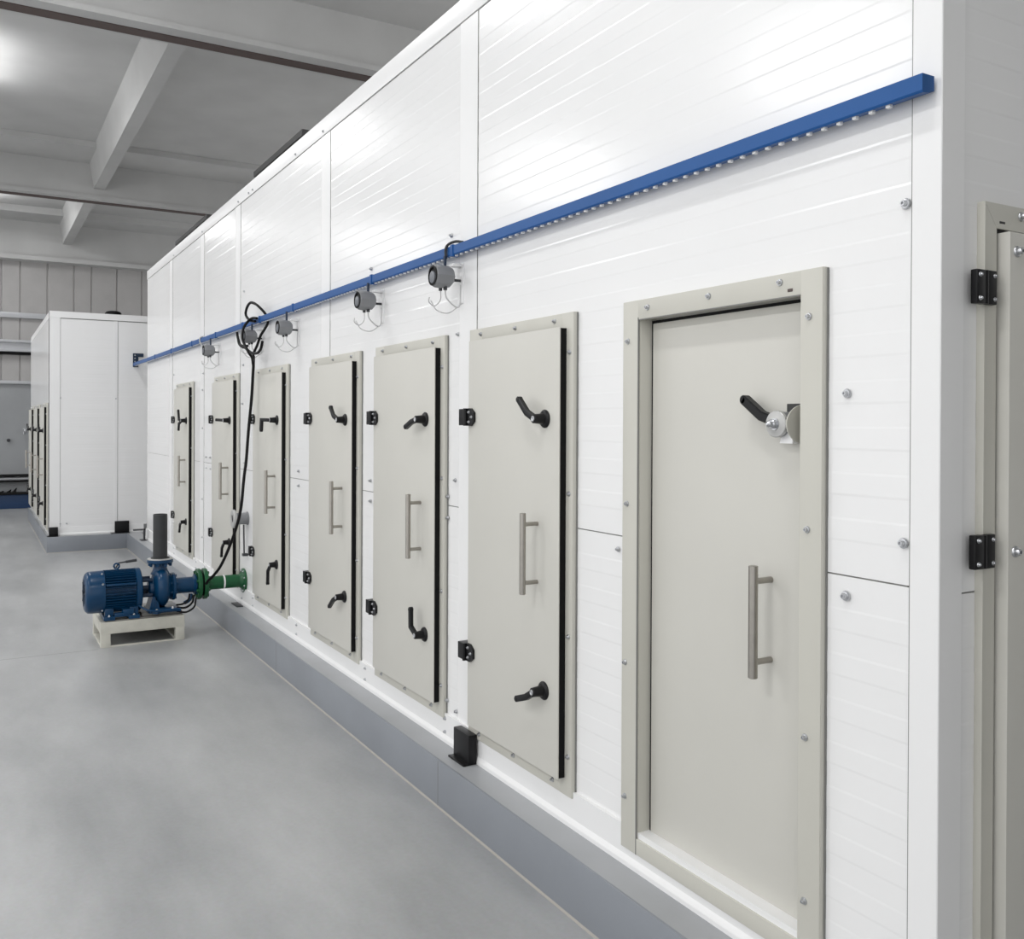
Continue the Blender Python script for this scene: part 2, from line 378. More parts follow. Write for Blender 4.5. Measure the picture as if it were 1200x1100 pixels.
# ------------------------------------------------------------------ hatches
LEVER_PROF = [(.0095, .007), (.007, .0115), (-.007, .0115), (-.0095, .007), (-.0095, -.007), (-.007, -.0115), (.007, -.0115), (.0095, -.007)]
def lever(root, X, z, yface, arms, s=1.0):
    """black swing lever: rosette on the door face, boss, key cap, bent arm(s); arms: list of [(dx,dz,out), ...]"""
    h = B(); h.tube([(X, yface - .042, z)] + [(X + dx, yface - o, z + dz) for dx, dz, o in arms[0]], 0, prof=LEVER_PROF, up=(0, 1, 0))
    e = arms[0][-1]; h.lathe((X + e[0], yface - e[2] - .0105, z + e[1]), (0, 1, 0), [(0, .008), (.003, .0118), (.018, .0118), (.021, .008)], 14)
    lv = h.build('lever_handle', 'black', root)
    b = B(); b.lathe((X, yface, z), NY, [(0, .033), (.004, .033), (.009, .029), (.011, .024), (.012, .02), (.03, .018), (.05, .0165), (.052, .0145)], 24); b.build('rosette', 'black', lv)
    b = B(); b.lathe((X, yface - .051, z), NY, [(0, .0105), (.003, .0105), (.004, .008), (.002, .005), (.002, 0)], 14); b.build('key_cap', 'bolt', lv)
    for a in arms[1:]:
        B().tube([(X, yface - .042, z)] + [(X + dx, yface - o, z + dz) for dx, dz, o in a], 0, prof=LEVER_PROF, up=(0, 1, 0)).build('arm', 'black', lv)
    return lv

def pull(root, X, z0, z1, yface, out=.062, r=.0115):
    b = B(); b.cyl((X, yface - out, z0), (X, yface - out, z1), r, seg=20, bev=.0015); h = b.build('pull_handle', 'steel', root)
    for z in (z0 + (z1 - z0) * .14, z1 - (z1 - z0) * .14):
        B().cyl((X, yface, z), (X, yface - out, z), r * .68, seg=14).build('standoff', 'steel', h)

def hinge(root, X, z, yface, yw):
    """black block at the panel's left edge with a six-sided leaf and three bolts on the panel"""
    b = B(); b.box(X - .055, X + .004, yface - .018, yw, z - .034, z + .034, .003)
    b.prism([(X, z - .036), (X + .035, z - .036), (X + .062, z - .018), (X + .062, z + .018), (X + .035, z + .036), (X, z + .036)], 1, yface - .010, yface + .0005)
    b.cyl((X - .002, yface - .014, z - .036), (X - .002, yface - .014, z + .036), .009, seg=12)
    h = b.build('hinge', 'black', root)
    for dx, dz in ((.022, .020), (.022, -.020), (.045, 0)): bolt(h, (X + dx, yface - .010, z + dz), NY, .0065)

def hatch(xr, w, arms_u, arms_l, label, w0=W, zt=1.992, zb=.297, full=True, group='hatches along the chamber wall'):
    xl = xr - w; yf = w0 - .020; yp = w0 - .050
    t = thing('chamber_hatch', label, 'hatch', ((xl + xr) / 2, w0, zb), group)
    f = B(); f.box(xl, xl + .11, yf, w0, zb, zt, .0025); f.box(xr - .075, xr, yf, w0, zb, zt, .0025)
    f.box(xl + .1, xr - .07, yf + .0002, w0, zt - .10, zt - .0003, .0025); f.box(xl + .1, xr - .07, yf + .0002, w0, zb + .0003, zb + .1, .0025)
    f.box(xr - .004, xr + .0012, yf + .002, w0, zb, zt, .001)
    fr = f.build('frame', 'frame', t)
    B().box(xr - .001, xr + .004, w0 - .006, w0, zb + .005, zt - .002).build('edge_shade', 'seal_shade', fr)  # dark strip painted in as the shade beside the frame's right edge
    for k in range(3):
        x = xl + .10 + k * (w - .22) / 2
        bolt(fr, (x, yf, zt - .024), NY); bolt(fr, (x, yf, zb + .028), NY)
    for z in (zb + .14, zb + .56, zb + 1.06, zt - .14): bolt(fr, (xr - .021, yf, z), NY)
    px0, px1, pz0, pz1 = xl + .05, xr - .041, zb + .057, zt - .052
    pn = B().box(px0, px1, yp, yp + .005, pz0, pz1, .0018).build('door_panel', 'beige', t)
    B().box(px0 + .004, px1 - .0012, yp + .0048, yf + .001, pz0 + .004, pz1 - .003).build('gasket', 'rubber', pn)
    h = zt - zb
    hz = (zb + .785 * h, zb + .2135 * h)
    for z in hz: hinge(t, px0, z, yp, w0)
    lever(t, px1 - .092, zb + .78 * h, yp, arms_u); lever(t, px1 - .092, zb + .2055 * h, yp, arms_l)
    pull(t, px1 - .142, zb + .407 * h, zb + .580 * h, yp)
    return t
O = .046
hatch(-2.680, .778, [[(-.050, .022, O), (-.105, .070, O)]], [[(-.045, -.028, O), (-.108, -.050, O)]], 'beige hatch nearest to the recessed door, its upper lever turned up and lower lever drooping')
hatch(-3.697, .815, [[(-.052, -.012, O), (-.112, -.034, O)]], [[(-.050, .030, O), (-.052, .108, O)]], 'second beige hatch from the recessed door, its lower lever pointing straight up')
hatch(-4.745, .825, [[(-.062, .022, O), (-.108, .068, O)]], [[(-.055, -.024, O), (-.115, -.068, O)]], 'third beige hatch from the recessed door, between the fourth and second, upper lever turned up')
hatch(-6.070, .815, [[(-.075, .002, .085), (-.085, -.068, .085)]], [[(-.050, -.048, O), (-.055, -.13, O)]], 'beige hatch directly right of the green pipe with both levers bent downward')
hatch(-7.410, .83, [[(-.06, .002, .06), (-.10, .004, .08)]], [[(-.055, -.05, O), (-.07, -.115, O)]], 'beige hatch left of the hanging black hose with its upper lever sticking straight out')
hatch(-9.155, .84, [[(-.05, .01, .06), (-.085, .095, .06)], [(-.05, -.03, .06), (-.07, -.095, .06)]], [[(-.06, -.03, O), (-.09, -.10, O)]], 'leftmost beige hatch on the long wall, behind the dark upright pump pipe')
G2 = 'hatches on the side of the second chamber'
hatch(-12.90, .82, [[(-.05, .02, O), (-.1, .07, O)]], [[(-.05, -.03, O), (-.1, -.05, O)]], 'nearest hatch on the side of the second chamber, seen edge on beside its corner post', YF, 1.84, .25, group=G2)
hatch(-14.35, .82, [[(-.05, .02, O), (-.1, .07, O)]], [[(-.05, -.03, O), (-.1, -.05, O)]], 'middle hatch on the side of the second chamber, seen edge on', YF, 1.84, .25, group=G2)
hatch(-15.80, .82, [[(-.05, .02, O), (-.1, .07, O)]], [[(-.05, -.03, O), (-.1, -.05, O)]], 'farthest hatch on the side of the second chamber, its handle against the grey back wall', YF, 1.84, .25, group=G2)

# ------------------------------------------------------------------ recessed door
yf = W - .020; yp = W + .030
t = thing('recessed_door', 'large beige recessed door with a long steel pull handle, right of the hatches', 'door', (-1.99, W, .25))
xl, xr, zt7, zb7 = -2.394, -1.587, 1.990, .25
f = B()
f.box(xl, -2.316, yf, W + .01, zb7, zt7, .002); f.box(-1.657, xr, yf, W + .01, zb7, zt7, .002)
f.box(-2.32, -1.655, yf + .0002, W + .01, 1.929, zt7 - .0003, .002); f.box(-2.32, -1.655, yf + .0002, W + .01, zb7, zb7 + .05, .002)
f.box(xr - .004, xr + .0012, yf + .003, W, zb7, zt7, .001)
fr7 = f.build('frame', 'frame', t)
B().box(xr - .001, xr + .004, W - .006, W, zb7 + .005, zt7 - .002).build('edge_shade', 'seal_shade', fr7)  # dark strip standing in for the shadow line right of the door frame
f = B(); f.box(-2.3385, -2.314, W - .012, W + .075, zb7 + .02, 1.95, .001); f.box(-1.659, -1.6415, W - .012, W + .075, zb7 + .02, 1.95); f.box(-2.33, -1.65, W - .012, W + .075, 1.931, 1.949, .001); f.box(-2.33, -1.65, W - .012, W + .075, zb7 + .03, zb7 + .048)
f.box(-2.31, -1.66, yp + .006, yp + .012, zb7 + .05, 1.93)
f.build('reveal', 'frame', t)
b = B(); b.box(-2.3185, -2.3145, yf - .0006, yf + .004, zb7, 1.935); b.box(-2.3185, -1.657, yf - .0006, yf + .004, 1.9265, 1.9295); b.build('frame_joint', 'seal_shade', fr7)
b = B()
b.box(-2.312, -1.660, yp + .002, yp + .02, zb7 + .05, 1.927); b.build('gasket', 'rubber', t)
pn7 = B().box(-2.306, -1.664, yp, yp + .03, zb7 + .056, 1.918, .003).build('door_panel', 'beige', t)
b = B(); b.box(-1.7, -1.683, yf - .0006, yf + .003, 1.940, 1.948); b.build('slot', 'rust', fr7)
for x, z in ((-2.270, 1.962), (-1.995, 1.964), (-1.726, 1.968), (-2.368, 1.864), (-1.629, 1.871), (-2.369, 1.348), (-1.631, 1.340), (-2.375, .842), (-1.634, .82), (-2.374, .415), (-1.634, .41)):
    bolt(fr7, (x, yf, z), NY, .0095)
pull(t, -1.80, .930, 1.228, W + .03, .065, .0125)
# latch: grey drum with a pale disc, stud, black lever and the guard let into the frame
LX, LZ = -1.734, 1.603
b = B(); b.tube([(LX, W - .006, LZ + .002), (-1.80, W - .006, 1.625), (-1.862, W - .006, 1.668)], 0, prof=[(.012, .009), (.009, .013), (-.009, .013), (-.012, .009), (-.012, -.009), (-.009, -.013), (.009, -.013), (.012, -.009)], up=(0, 1, 0))
b.lathe((-1.862, W - .018, 1.668), (0, 1, 0), [(0, .009), (.003, .013), (.021, .013), (.024, .009)], 16)
lv = b.build('lever_handle', 'black', t)
b = B(); b.lathe((LX, yp, LZ), NY, [(0, .032), (.034, .032), (.040, .034), (.046, .034)], 28); b.build('drum', 'grey', lv)
b = B(); b.lathe((LX, W - .016, LZ), NY, [(0, .035), (.008, .035), (.010, .033), (.011, .022), (.012, .02)], 28); b.build('disc', 'lgrey', lv)
b = B(); b.lathe((LX, W - .027, LZ), NY, [(0, .0155), (.004, .0155), (.004, .012), (.014, .012), (.016, .010), (.016, .0085), (.024, .0085), (.030, .003), (.030, 0)], 14); b.build('stud', 'bolt', lv)
b = B(); b.box(-1.742, -1.664, yp - .006, yp + .004, 1.556, 1.656, .001); b.build('cavity', 'socket', t)
b = B(); b.prism([(W + .03 - .062 * math.sin(PI * k / 16), 1.603 - .050 * math.cos(PI * k / 16)) for k in range(17)], 0, -1.692, -1.689)
b.build('guard', 'frame', fr7)
b = B(); b.prism([(-1.738, 1.553), (-1.694, 1.553), (-1.696, 1.585), (-1.728, 1.580)], 1, W - .006, W + .028); b.build('strike', 'whitetrim', lv)

# ------------------------------------------------------------------ door on the right-hand face
t = thing('hinged_door', 'beige hinged door at the right edge, around the corner on the shaded side', 'door', (XC, 2.4, .25))
xo = XC + .018
f = B(); f.prism([(1.948, .25), (1.948, 2.102), (1.993, 2.046), (1.993, .25)], 0, XC - .001, xo)
f.prism([(1.9495, 2.102), (2.85, 2.102), (2.85, 2.046), (1.9945, 2.046)], 0, XC - .001, xo - .0003); f.box(XC, xo, 2.80, 2.85, .25, 2.05)
f.box(XC, xo + .0015, 1.9475, 1.9515, .25, 2.10, .001)
fr8 = f.build('frame', 'frame', t)
B().box(XC, XC + .012, 1.992, 2.80, .25, 2.046).build('gasket', 'rubber', t)
pn8 = B().box(XC + .004, XC + .045, 2.001, 2.79, .27, 2.036, .003).build('door_panel', 'beige', t)
b = B(); b.box(xo - .002, xo + .0006, 2.004, 2.024, 2.058, 2.063); b.build('slot', 'socket', fr8)
for z in (1.908, 1.321):
    b = B(); b.box(xo - .004, xo + .013, 1.904, 1.937, z - .038, z + .038, .003); b.box(xo - .001, xo + .013, 1.943, 1.976, z - .038, z + .038, .003); b.cyl((xo + .007, 1.940, z - .037), (xo + .007, 1.940, z + .037), .008, seg=12)
    h = b.build('hinge', 'black', t)
    for dz in (-.026, .026):
        bolt(h, (xo + .013, 1.914, z + dz), (1, 0, 0), .0055); bolt(h, (xo + .013, 1.967, z + dz), (1, 0, 0), .005)
for y, z in ((2.026, 1.992), (2.026, 1.318)): bolt(pn8, (XC + .045, y, z), (1, 0, 0), .013)
bolt(fr8, (xo, 2.085, 2.082), (1, 0, 0), .011)

# ------------------------------------------------------------------ blue strut rail
RO = .052           # distance of its front face from the wall
yr = W - RO
t = thing('wall_rail', 'long blue slotted steel rail running the length of the white wall', 'rail', (-6, yr, 2.31))
rx0, rx1 = XF, XC - .01
b = B(); b.prism([(yr, 2.325), (yr, 2.361), (W - .012, 2.361), (W - .012, 2.328), (yr + .026, 2.328), (yr + .023, 2.323), (yr + .003, 2.320)], 0, rx0, rx1)
ch = b.build('channel', 'rail', t, flat=True)
def insert(b, x): return b.box(x, x + .011, yr + .008, yr + .019, 2.3145, 2.326, .0007)
x = rx1 - .10; k = 0; rest = B()
while x > rx0 + .1:
    if k < 100: insert(B(), x).build('slot_insert', 'whitetrim', t)
    else: insert(rest, x)
    x -= .046; k += 1
rest.build('slot_insert', 'whitetrim', t)['kind'] = 'stuff'
for x in (-2.9, -4.2, -5.6, -6.95, -8.3, -9.7, -11.0, -12.2, -1.6):
    B().box(x - .016, x + .016, W - .014, W, 2.332, 2.356, .002).build('standoff', 'rustless', t)
for x in (-3.565, -4.50, -5.86, -6.66, -7.15, -8.06, -9.05, -10.1, -11.1):
    b = B(); b.box(x - .012, x + .012, yr - .004, yr + .03, 2.315, 2.366, .002); b.build('clamp', 'rail', t)
b = B(); b.box(XF, XF + .012, 1.765, 1.83, 2.31, 2.485, .002); b.box(XF, XF + .03, 1.82, 1.89, 2.44, 2.485, .003)
bp = b.build('end_plate', 'navy', t)
for z in (2.33, 2.37, 2.41, 2.45): bolt(bp, (XF + .012, 1.79, z + .01), (1, 0, 0), .009)
b = B(); b.tube([(-3.61, yr - .006, 2.31), (-3.61, yr - .008, 2.35), (-3.60, yr + .0, 2.372), (-3.57, yr + .02, 2.382), (-3.53, yr + .035, 2.374)], .006, 10, 5); b.build('hook', 'pipe', t)
b = B(); b.tube([(-8.63, yr + .02, 2.375), (-8.63, yr - .008, 2.36), (-8.60, yr - .012, 2.315), (-8.45, yr + .0, 2.25), (-8.30, yr + .03, 2.23)], .006, 8, 5); b.build('tie', 'lgrey', t)

# ------------------------------------------------------------------ sensor heads under the rail
def sensor(X, z, label, covered=False):
    t = thing('sensor_head', label, 'sensor', (X, W, z), 'sensor heads under the blue rail')
    y1, y0 = W - .045, W - .135
    rr = []
    for k in range(8): rr.append((X + .049 * math.cos(PI / 8 + k * PI / 4), z + .049 * math.sin(PI / 8 + k * PI / 4)))
    b = B()
    secs = [(y1, .030), (y1 - .012, .044), (y0 + .03, .051), (y0 + .004, .049), (y0, .045)]
    b.lathe((X, y1, z), NY, [(y1 - yy, r) for yy, r in secs] + [(y1 - y0, .040), (y1 - y0 - .012, .038), (y1 - y0 - .012, 0)], 8)
    body = b.build('housing', 'grey', t, 20)
    b = B(); b.lathe((X, y0 + .014, z), NY, [(0, .038), (.010, .039), (.018, .043), (.0185, .036), (.012, .034), (.012, 0)], 20); b.build('bezel', 'rubber', body)
    b = B(); b.lathe((X - .006, y0 + .004, z - .006), NY, [(0, .027), (.007, .026), (.009, .02), (.009, 0)], 20); b.build('lens', 'lens', body)
    b = B(); b.box(X - .026, X + .026, W - .006, W, z - .11, z + .062, .002); b.box(X - .02, X + .02, W - .05, W - .003, z + .045, z + .058, .002); b.build('bracket', 'whitetrim', t)
    B().cyl((X, y1 + .005, z - .012), (X, W, z - .012), .006, seg=10).build('rod', 'dgrey', t); B().cyl((X - .01, y1 - .03, z + .04), (X - .01, y1 - .03, 2.318), .007, seg=10).build('rod', 'navy', t)
    B().cyl((X - .012, y1 - .05, z - .06), (X - .012, y1 - .05, z - .04), .008, seg=10).build('cable_gland', 'dgrey', body); B().cyl((X + .004, y1 - .035, z - .058), (X + .004, y1 - .035, z - .04), .009, seg=10).build('cable_gland', 'dgrey', body)
    b = B(); b.tube([(X + .004, y1 - .035, z - .055), (X + .006, y1 - .03, z - .09), (X + .006, y1 + .01, z - .125), (X + .004, W - .01, z - .115), (X + .005, W - .006, z - .03)], .0035, 8, 6); b.build('cable', 'wire', t)
    b = B(); b.tube([(X - .012, y1 - .05, z - .055), (X - .014, y1 - .05, z - .10), (X - .02, y1 - .075, z - .125), (X - .02, y1 - .10, z - .11), (X - .015, y1 - .10, z - .09)], .0025, 8, 6); b.build('cable', 'wire', t); b = B()
    b.tube([(X - .012, y1 - .095, z - .105), (X - .005, y1 - .07, z - .145), (X, y1 - .02, z - .155), (X + .004, y1 + .02, z - .13)], .0025, 8, 6); b.build('cable', 'wire', t)
sensor(-3.575, 2.228, 'grey sensor head under the blue rail nearest to the camera')
sensor(-4.47, 2.226, 'grey sensor head under the blue rail above the second nearest gap between hatches')
sensor(-5.90, 2.214, 'grey sensor head under the blue rail just right of the looped black hose')
sensor(-6.76, 2.226, 'grey sensor head under the blue rail behind the looped black hose')
sensor(-8.12, 2.214, 'farthest grey sensor head under the blue rail, left of the black hose')

# ------------------------------------------------------------------ black hose
t = thing('hose', 'long black hose looped over the blue rail and hanging down to the green pipe', 'hose', (-6.7, 1.72, 2.1))
b = B(); b.tube([(-6.70, 1.75, 2.33), (-6.784, 1.735, 2.343), (-6.864, 1.73, 2.377), (-6.891, 1.73, 2.41), (-6.845, 1.73, 2.449), (-6.76, 1.73, 2.468), (-6.678, 1.735, 2.456), (-6.58, 1.74, 2.425), (-6.52, 1.775, 2.365), (-6.55, 1.80, 2.315), (-6.564, 1.785, 2.27), (-6.591, 1.76, 2.219), (-6.646, 1.75, 2.153), (-6.700, 1.74, 2.10), (-6.70, 1.735, 2.056)], .0095, 10, 5)
b.build('loop', 'rubber', t)
b = B(); b.tube([(-6.64, 1.745, 2.345), (-6.70, 1.735, 2.353), (-6.754, 1.72, 2.341), (-6.70, 1.672, 2.288), (-6.68, 1.655, 2.236), (-6.67, 1.655, 2.185), (-6.584, 1.655, 2.134), (-6.53, 1.66, 2.092), (-6.56, 1.69, 2.062), (-6.650, 1.72, 2.04), (-6.662, 1.728, 2.0)], .0095, 10, 5)
b.build('loop', 'rubber', t)
b = B(); b.tube([(-6.88, 1.665, 2.26), (-6.855, 1.665, 2.22), (-6.78, 1.662, 2.165), (-6.692, 1.665, 2.145), (-6.536, 1.67, 2.097), (-6.424, 1.67, 2.078), (-6.315, 1.67, 2.078), (-6.244, 1.67, 2.102), (-6.21, 1.67, 2.145)], .0095, 10, 5)
b.tube([(-6.875, 1.67, 2.23), (-6.84, 1.67, 2.175), (-6.72, 1.67, 2.14), (-6.60, 1.67, 2.143)], .009, 10, 5)
b.build('loop', 'rubber', t)
b = B(); b.tube([(-6.685, 1.735, 2.08), (-6.669, 1.73, 2.01), (-6.665, 1.725, 1.93), (-6.680, 1.72, 1.773), (-6.682, 1.70, 1.547), (-6.664, 1.68, 1.334), (-6.647, 1.66, 1.208), (-6.643, 1.64, 1.007), (-6.689, 1.62, .863), (-6.783, 1.59, .703), (-6.917, 1.56, .553), (-7.03, 1.53, .465), (-7.08, 1.512, .432), (-7.12, 1.503, .40)], .0105, 12, 5)
b.build('hanging_run', 'rubber', t)

# ------------------------------------------------------------------ round port on the wall behind the hose
t = thing('wall_port', 'light grey flanged round port on the white wall just right of the second leftmost hatch', 'port', (-7.19, W, .87))
PX, PZ = -7.17, .868
b = B(); b.lathe((PX, W, PZ), NY, [(0, .052), (.006, .052), (.008, .045), (.10, .045)], 24); body = b.build('housing', 'grey', t)
b = B(); b.lathe((PX, W - .095, PZ), NY, [(0, .066), (.004, .070), (.018, .070), (.022, .066), (.022, .03), (.015, .028), (.015, 0)], 28); b.build('flange', 'lgrey', body)
b = B(); b.lathe((PX, W - .112, PZ), NY, [(0, .027), (.002, .02), (.002, 0)], 16); b.build('aperture', 'socket', body)
b = B(); b.tube([(PX, W - .03, PZ - .048), (PX, W - .028, .7), (PX, W - .026, .60)], .006, 8); b.box(PX - .018, PX + .018, W - .04, W, .58, .60, .003); b.build('drain_rod', 'dgrey', t)

# ------------------------------------------------------------------ pump on its stand
sx0, sx1, sy0, sy1, sh = -7.64, -7.125, .780, 1.350, .180
t = thing('pump_stand', 'low worn cream steel stand under the blue pump', 'stand', ((sx0 + sx1) / 2, (sy0 + sy1) / 2, 0))
b = B()
b.box(sx1 - .055, sx1, sy0, sy1, sh - .085, sh, .003); b.box(sx0, sx0 + .055, sy0, sy1, sh - .085, sh, .003)
b.box(sx0 + .05, sx1 - .05, sy0, sy0 + .055, sh - .085, sh - .001, .003); b.box(sx0 + .05, sx1 - .05, sy1 - .055, sy1, sh - .085, sh - .001, .003)
top = b.build('top_frame', 'stand', t)
B().box(sx0 + .004, sx0 + .014, sy0 + .06, sy1 - .06, .002, sh - .08).build('shade_panel', 'plate', t)  # added panel closing the back, keeps the space under the stand dark
B().box(sx0 + .05, sx1 - .05, sy1 - .016, sy1 - .006, .002, sh - .08).build('side_panel', 'stand', t)
for x in (sx0, sx1 - .055):
    for y in (sy0, sy1 - .065): B().box(x + .0005, x + .0545, y + .0005, y + .0645, 0, sh - .08, .002).build('leg', 'stand', t)
for y in (sy0, sy1 - .065): B().box(sx0 + .05, sx1 - .05, y + .002, y + .06, 0, .016, .002).build('foot_rail', 'stand', t)
B().box(sx1 - .012, sx1 - .002, sy0 + .06, sy1 - .06, 0, .012, .002).build('foot_rail', 'stand', t)
B().box(sx0 + .01, sx1 - .01, sy0 + .03, sy1 - .01, sh, sh + .009, .002).build('top_plate', 'plate', t)
ZP = sh + .009
AX, AZ = -7.265, .378
t = thing('electric_pump', 'blue electric pump with finned motor standing on the cream stand', 'pump', (AX, 1.0, ZP))
Yp = (0, 1, 0)
# motor
b = B(); b.lathe((AX, .80, AZ), Yp, [(0, .128), (.225, .128)], 40)
for k in range(44):          # cooling fins
    a = 2 * PI * k / 44
    ca, sa = math.cos(a), math.sin(a)
    u = Vector((ca, 0, sa)); w_ = Vector((-sa, 0, ca))
    if abs(ca) > .2 and sa < -.90: continue
    vs = []
    for y in (.812, 1.018):
        for r, h in ((.120, .0028), (.153, .0017)):
            for sgn in (-1, 1): vs.append(b.bm.verts.new(Vector((AX, y, AZ)) + u * r + w_ * h * sgn))
    for q in ((0, 1, 5, 4), (2, 6, 7, 3), (0, 4, 6, 2), (1, 3, 7, 5), (0, 2, 3, 1), (4, 5, 7, 6)): b.bm.faces.new([vs[i] for i in q])
b.box(AX + .12, AX + .158, .815, 1.015, AZ + .058, AZ + .072, .003)
mo = b.build('motor', 'pump', t)
b = B(); b.lathe((AX, .683, AZ), Yp, [(0, .09), (.0, .118), (.008, .135), (.022, .147), (.04, .150), (.128, .152), (.131, .146)], 40); fc = b.build('fan_cover', 'pump', mo)
b = B()
for r in (.03, .05, .07, .09): b.lathe((AX, .6815, AZ), Yp, [(0, r - .006), (.0, r + .003), (.002, r + .003), (.002, r - .006)], 28)
for k in range(8):
    a = k * PI / 4; b.tube([(AX + .02 * math.cos(a), .681, AZ + .02 * math.sin(a)), (AX + .095 * math.cos(a), .681, AZ + .095 * math.sin(a))], .003, 6)
b.build('grille', 'navy', fc)
for a in (.5, 1.1, 2.1, -.9): bolt(fc, (AX + .152 * math.cos(a), .795, AZ + .152 * math.sin(a)), (math.cos(a), 0, math.sin(a)), .008)
b = B(); b.lathe((AX, 1.018, AZ), Yp, [(0, .145), (.004, .156), (.035, .156), (.042, .148), (.048, .11), (.052, .06), (.052, .03)], 40); b.build('end_shield', 'pump', mo)
b = B(); b.box(AX + .06, AX + .145, .925, 1.0, AZ - .155, AZ - .115, .006)
b.build('terminal_box', 'pump', mo)
for y in (.80, .965):
    b = B(); b.box(AX - .145, AX + .142, y, y + .075, ZP, ZP + .028, .004); b.box(AX + .07, AX + .125, y + .008, y + .067, ZP + .02, ZP + .085, .008); b.box(AX - .125, AX - .07, y + .008, y + .067, ZP + .02, ZP + .085, .008)
    ft = b.build('foot', 'pump', mo)
    bolt(ft, (AX + .132, y + .036, ZP + .028), (0, 0, 1), .010)
b = B(); b.box(AX + .09, AX + .14, .87, .97, ZP + .02, ZP + .05, .006); b.build('foot_bridge', 'pump', mo)
b = B(); b.lathe((AX, .90, AZ + .148), (0, 0, 1), [(0, .016), (.012, .014), (.016, .008)], 14)
for k in range(20):
    pass
ring = [(AX, .90 + .018 * math.cos(2 * PI * k / 18), AZ + .178 + .018 * math.sin(2 * PI * k / 18)) for k in range(19)]
b.tube(ring, .0065, 8); b.build('eye_bolt', 'pump', mo)
# lantern between motor and pump
b = B()
for a in (.9, 2.24, -.5, 3.64): b.cyl((AX + .085 * math.cos(a), 1.06, AZ + .085 * math.sin(a)), (AX + .085 * math.cos(a), 1.135, AZ + .085 * math.sin(a)), .014, seg=10)
b.cyl((AX, 1.06, AZ), (AX, 1.14, AZ), .022, seg=14); b.build('lantern', 'navy', t)
# volute
VY = 1.20
b = B(); b.lathe((AX, 1.115, AZ), Yp, [(0, .055), (.008, .068), (.03, .072), (.034, .10), (.042, .112), (.05, .130), (.068, .142), (.09, .146), (.112, .140), (.130, .122), (.138, .104), (.146, .092), (.158, .085), (.165, .085)], 36)
b.lathe((AX, VY, AZ + .10), (0, 0, 1), [(0, .068), (.03, .052), (.055, .045), (.078, .047), (.09, .058)], 24)
b.box(AX - .03, AX + .118, 1.128, 1.152, ZP + .03, AZ - .05, .008); b.box(AX - .115, AX + .118, VY - .03, VY + .085, ZP + .022, ZP + .05, .006)
b.prism([(1.10, ZP + .022), (1.185, ZP + .022), (1.17, ZP + .10), (1.13, ZP + .14)], 0, AX - .04, AX + .115)
vo = b.build('volute', 'pump', t)
b = B(); b.box(AX - .12, AX + .135, 1.105, 1.325, ZP + .022, ZP + .044, .005); b.prism([(AX + .05, 1.13), (AX + .15, 1.125), (AX + .17, 1.155), (AX + .15, 1.18), (AX + .05, 1.175)], 2, ZP + .0215, ZP + .036); ft = b.build('pump_foot', 'pump', t)
bolt(ft, (AX + .135, 1.155, ZP + .037), (0, 0, 1), .014); bolt(ft, (AX + .11, 1.27, ZP + .044), (0, 0, 1), .013)
b = B(); b.lathe((AX, 1.278, AZ), Yp, [(0, .098), (.004, .102), (.02, .102), (.024, .098)], 30); sf = b.build('suction_cover', 'pump', t)
for k in range(8):
    a = PI / 8 + k * PI / 4
    B().cyl((AX + .088 * math.cos(a), 1.262, AZ + .088 * math.sin(a)), (AX + .088 * math.cos(a), 1.31, AZ + .088 * math.sin(a)), .010, seg=6).build('nut', 'pump', sf)
b = B(); b.lathe((AX, 1.30, AZ), Yp, [(0, .066), (.01, .060), (.13, .060), (.138, .066), (.142, .078), (.154, .078)], 28); b.build('suction_pipe', 'pump', t)
b = B(); b.tube([(AX + .05, 1.41, AZ - .06), (AX + .06, 1.40, AZ - .10), (AX + .06, 1.36, AZ - .125)], .014, 10, 4); b.build('drain_valve', 'pump', t)
# discharge flange and pipe
b = B(); b.lathe((AX, VY, AZ + .178), (0, 0, 1), [(0, .055), (.004, .088), (.008, .092), (.026, .092), (.030, .088)], 30); df = b.build('discharge_flange', 'pump', t)
for k in range(8):
    a = PI / 8 + k * PI / 4
    B().lathe((AX + .074 * math.cos(a), VY + .074 * math.sin(a), AZ + .158), (0, 0, 1), [(0, .011), (.022, .013)], 6).build('nut', 'pump', df)
b = B(); b.lathe((AX, VY, AZ + .208), (0, 0, 1), [(0, .090), (.006, .090), (.008, .084)], 30); b.build('flange_gasket', 'lgrey', df)
b = B(); b.lathe((AX, VY, AZ + .214), (0, 0, 1), [(0, .066), (.008, .066), (.010, .0505), (.325, .0505), (.328, .048), (.328, .042), (.32, .041), (.32, 0)], 30); b.build('discharge_pipe', 'pipe', t)
B().box(sx0 + .06, sx1 - .045, 1.06, sy1 - .012, ZP, ZP + .022, .003).build('plinth', 'plate', t)
b = B(); b.tube([(AX - .06, .90, AZ + .15), (AX - .06, .92, AZ + .19), (AX - .06, .98, AZ + .197)], .006, 8); b.tube([(AX - .06, .97, AZ + .196), (AX - .06, 1.045, AZ + .203)], .010, 8); b.build('lever', 'dgrey', mo)
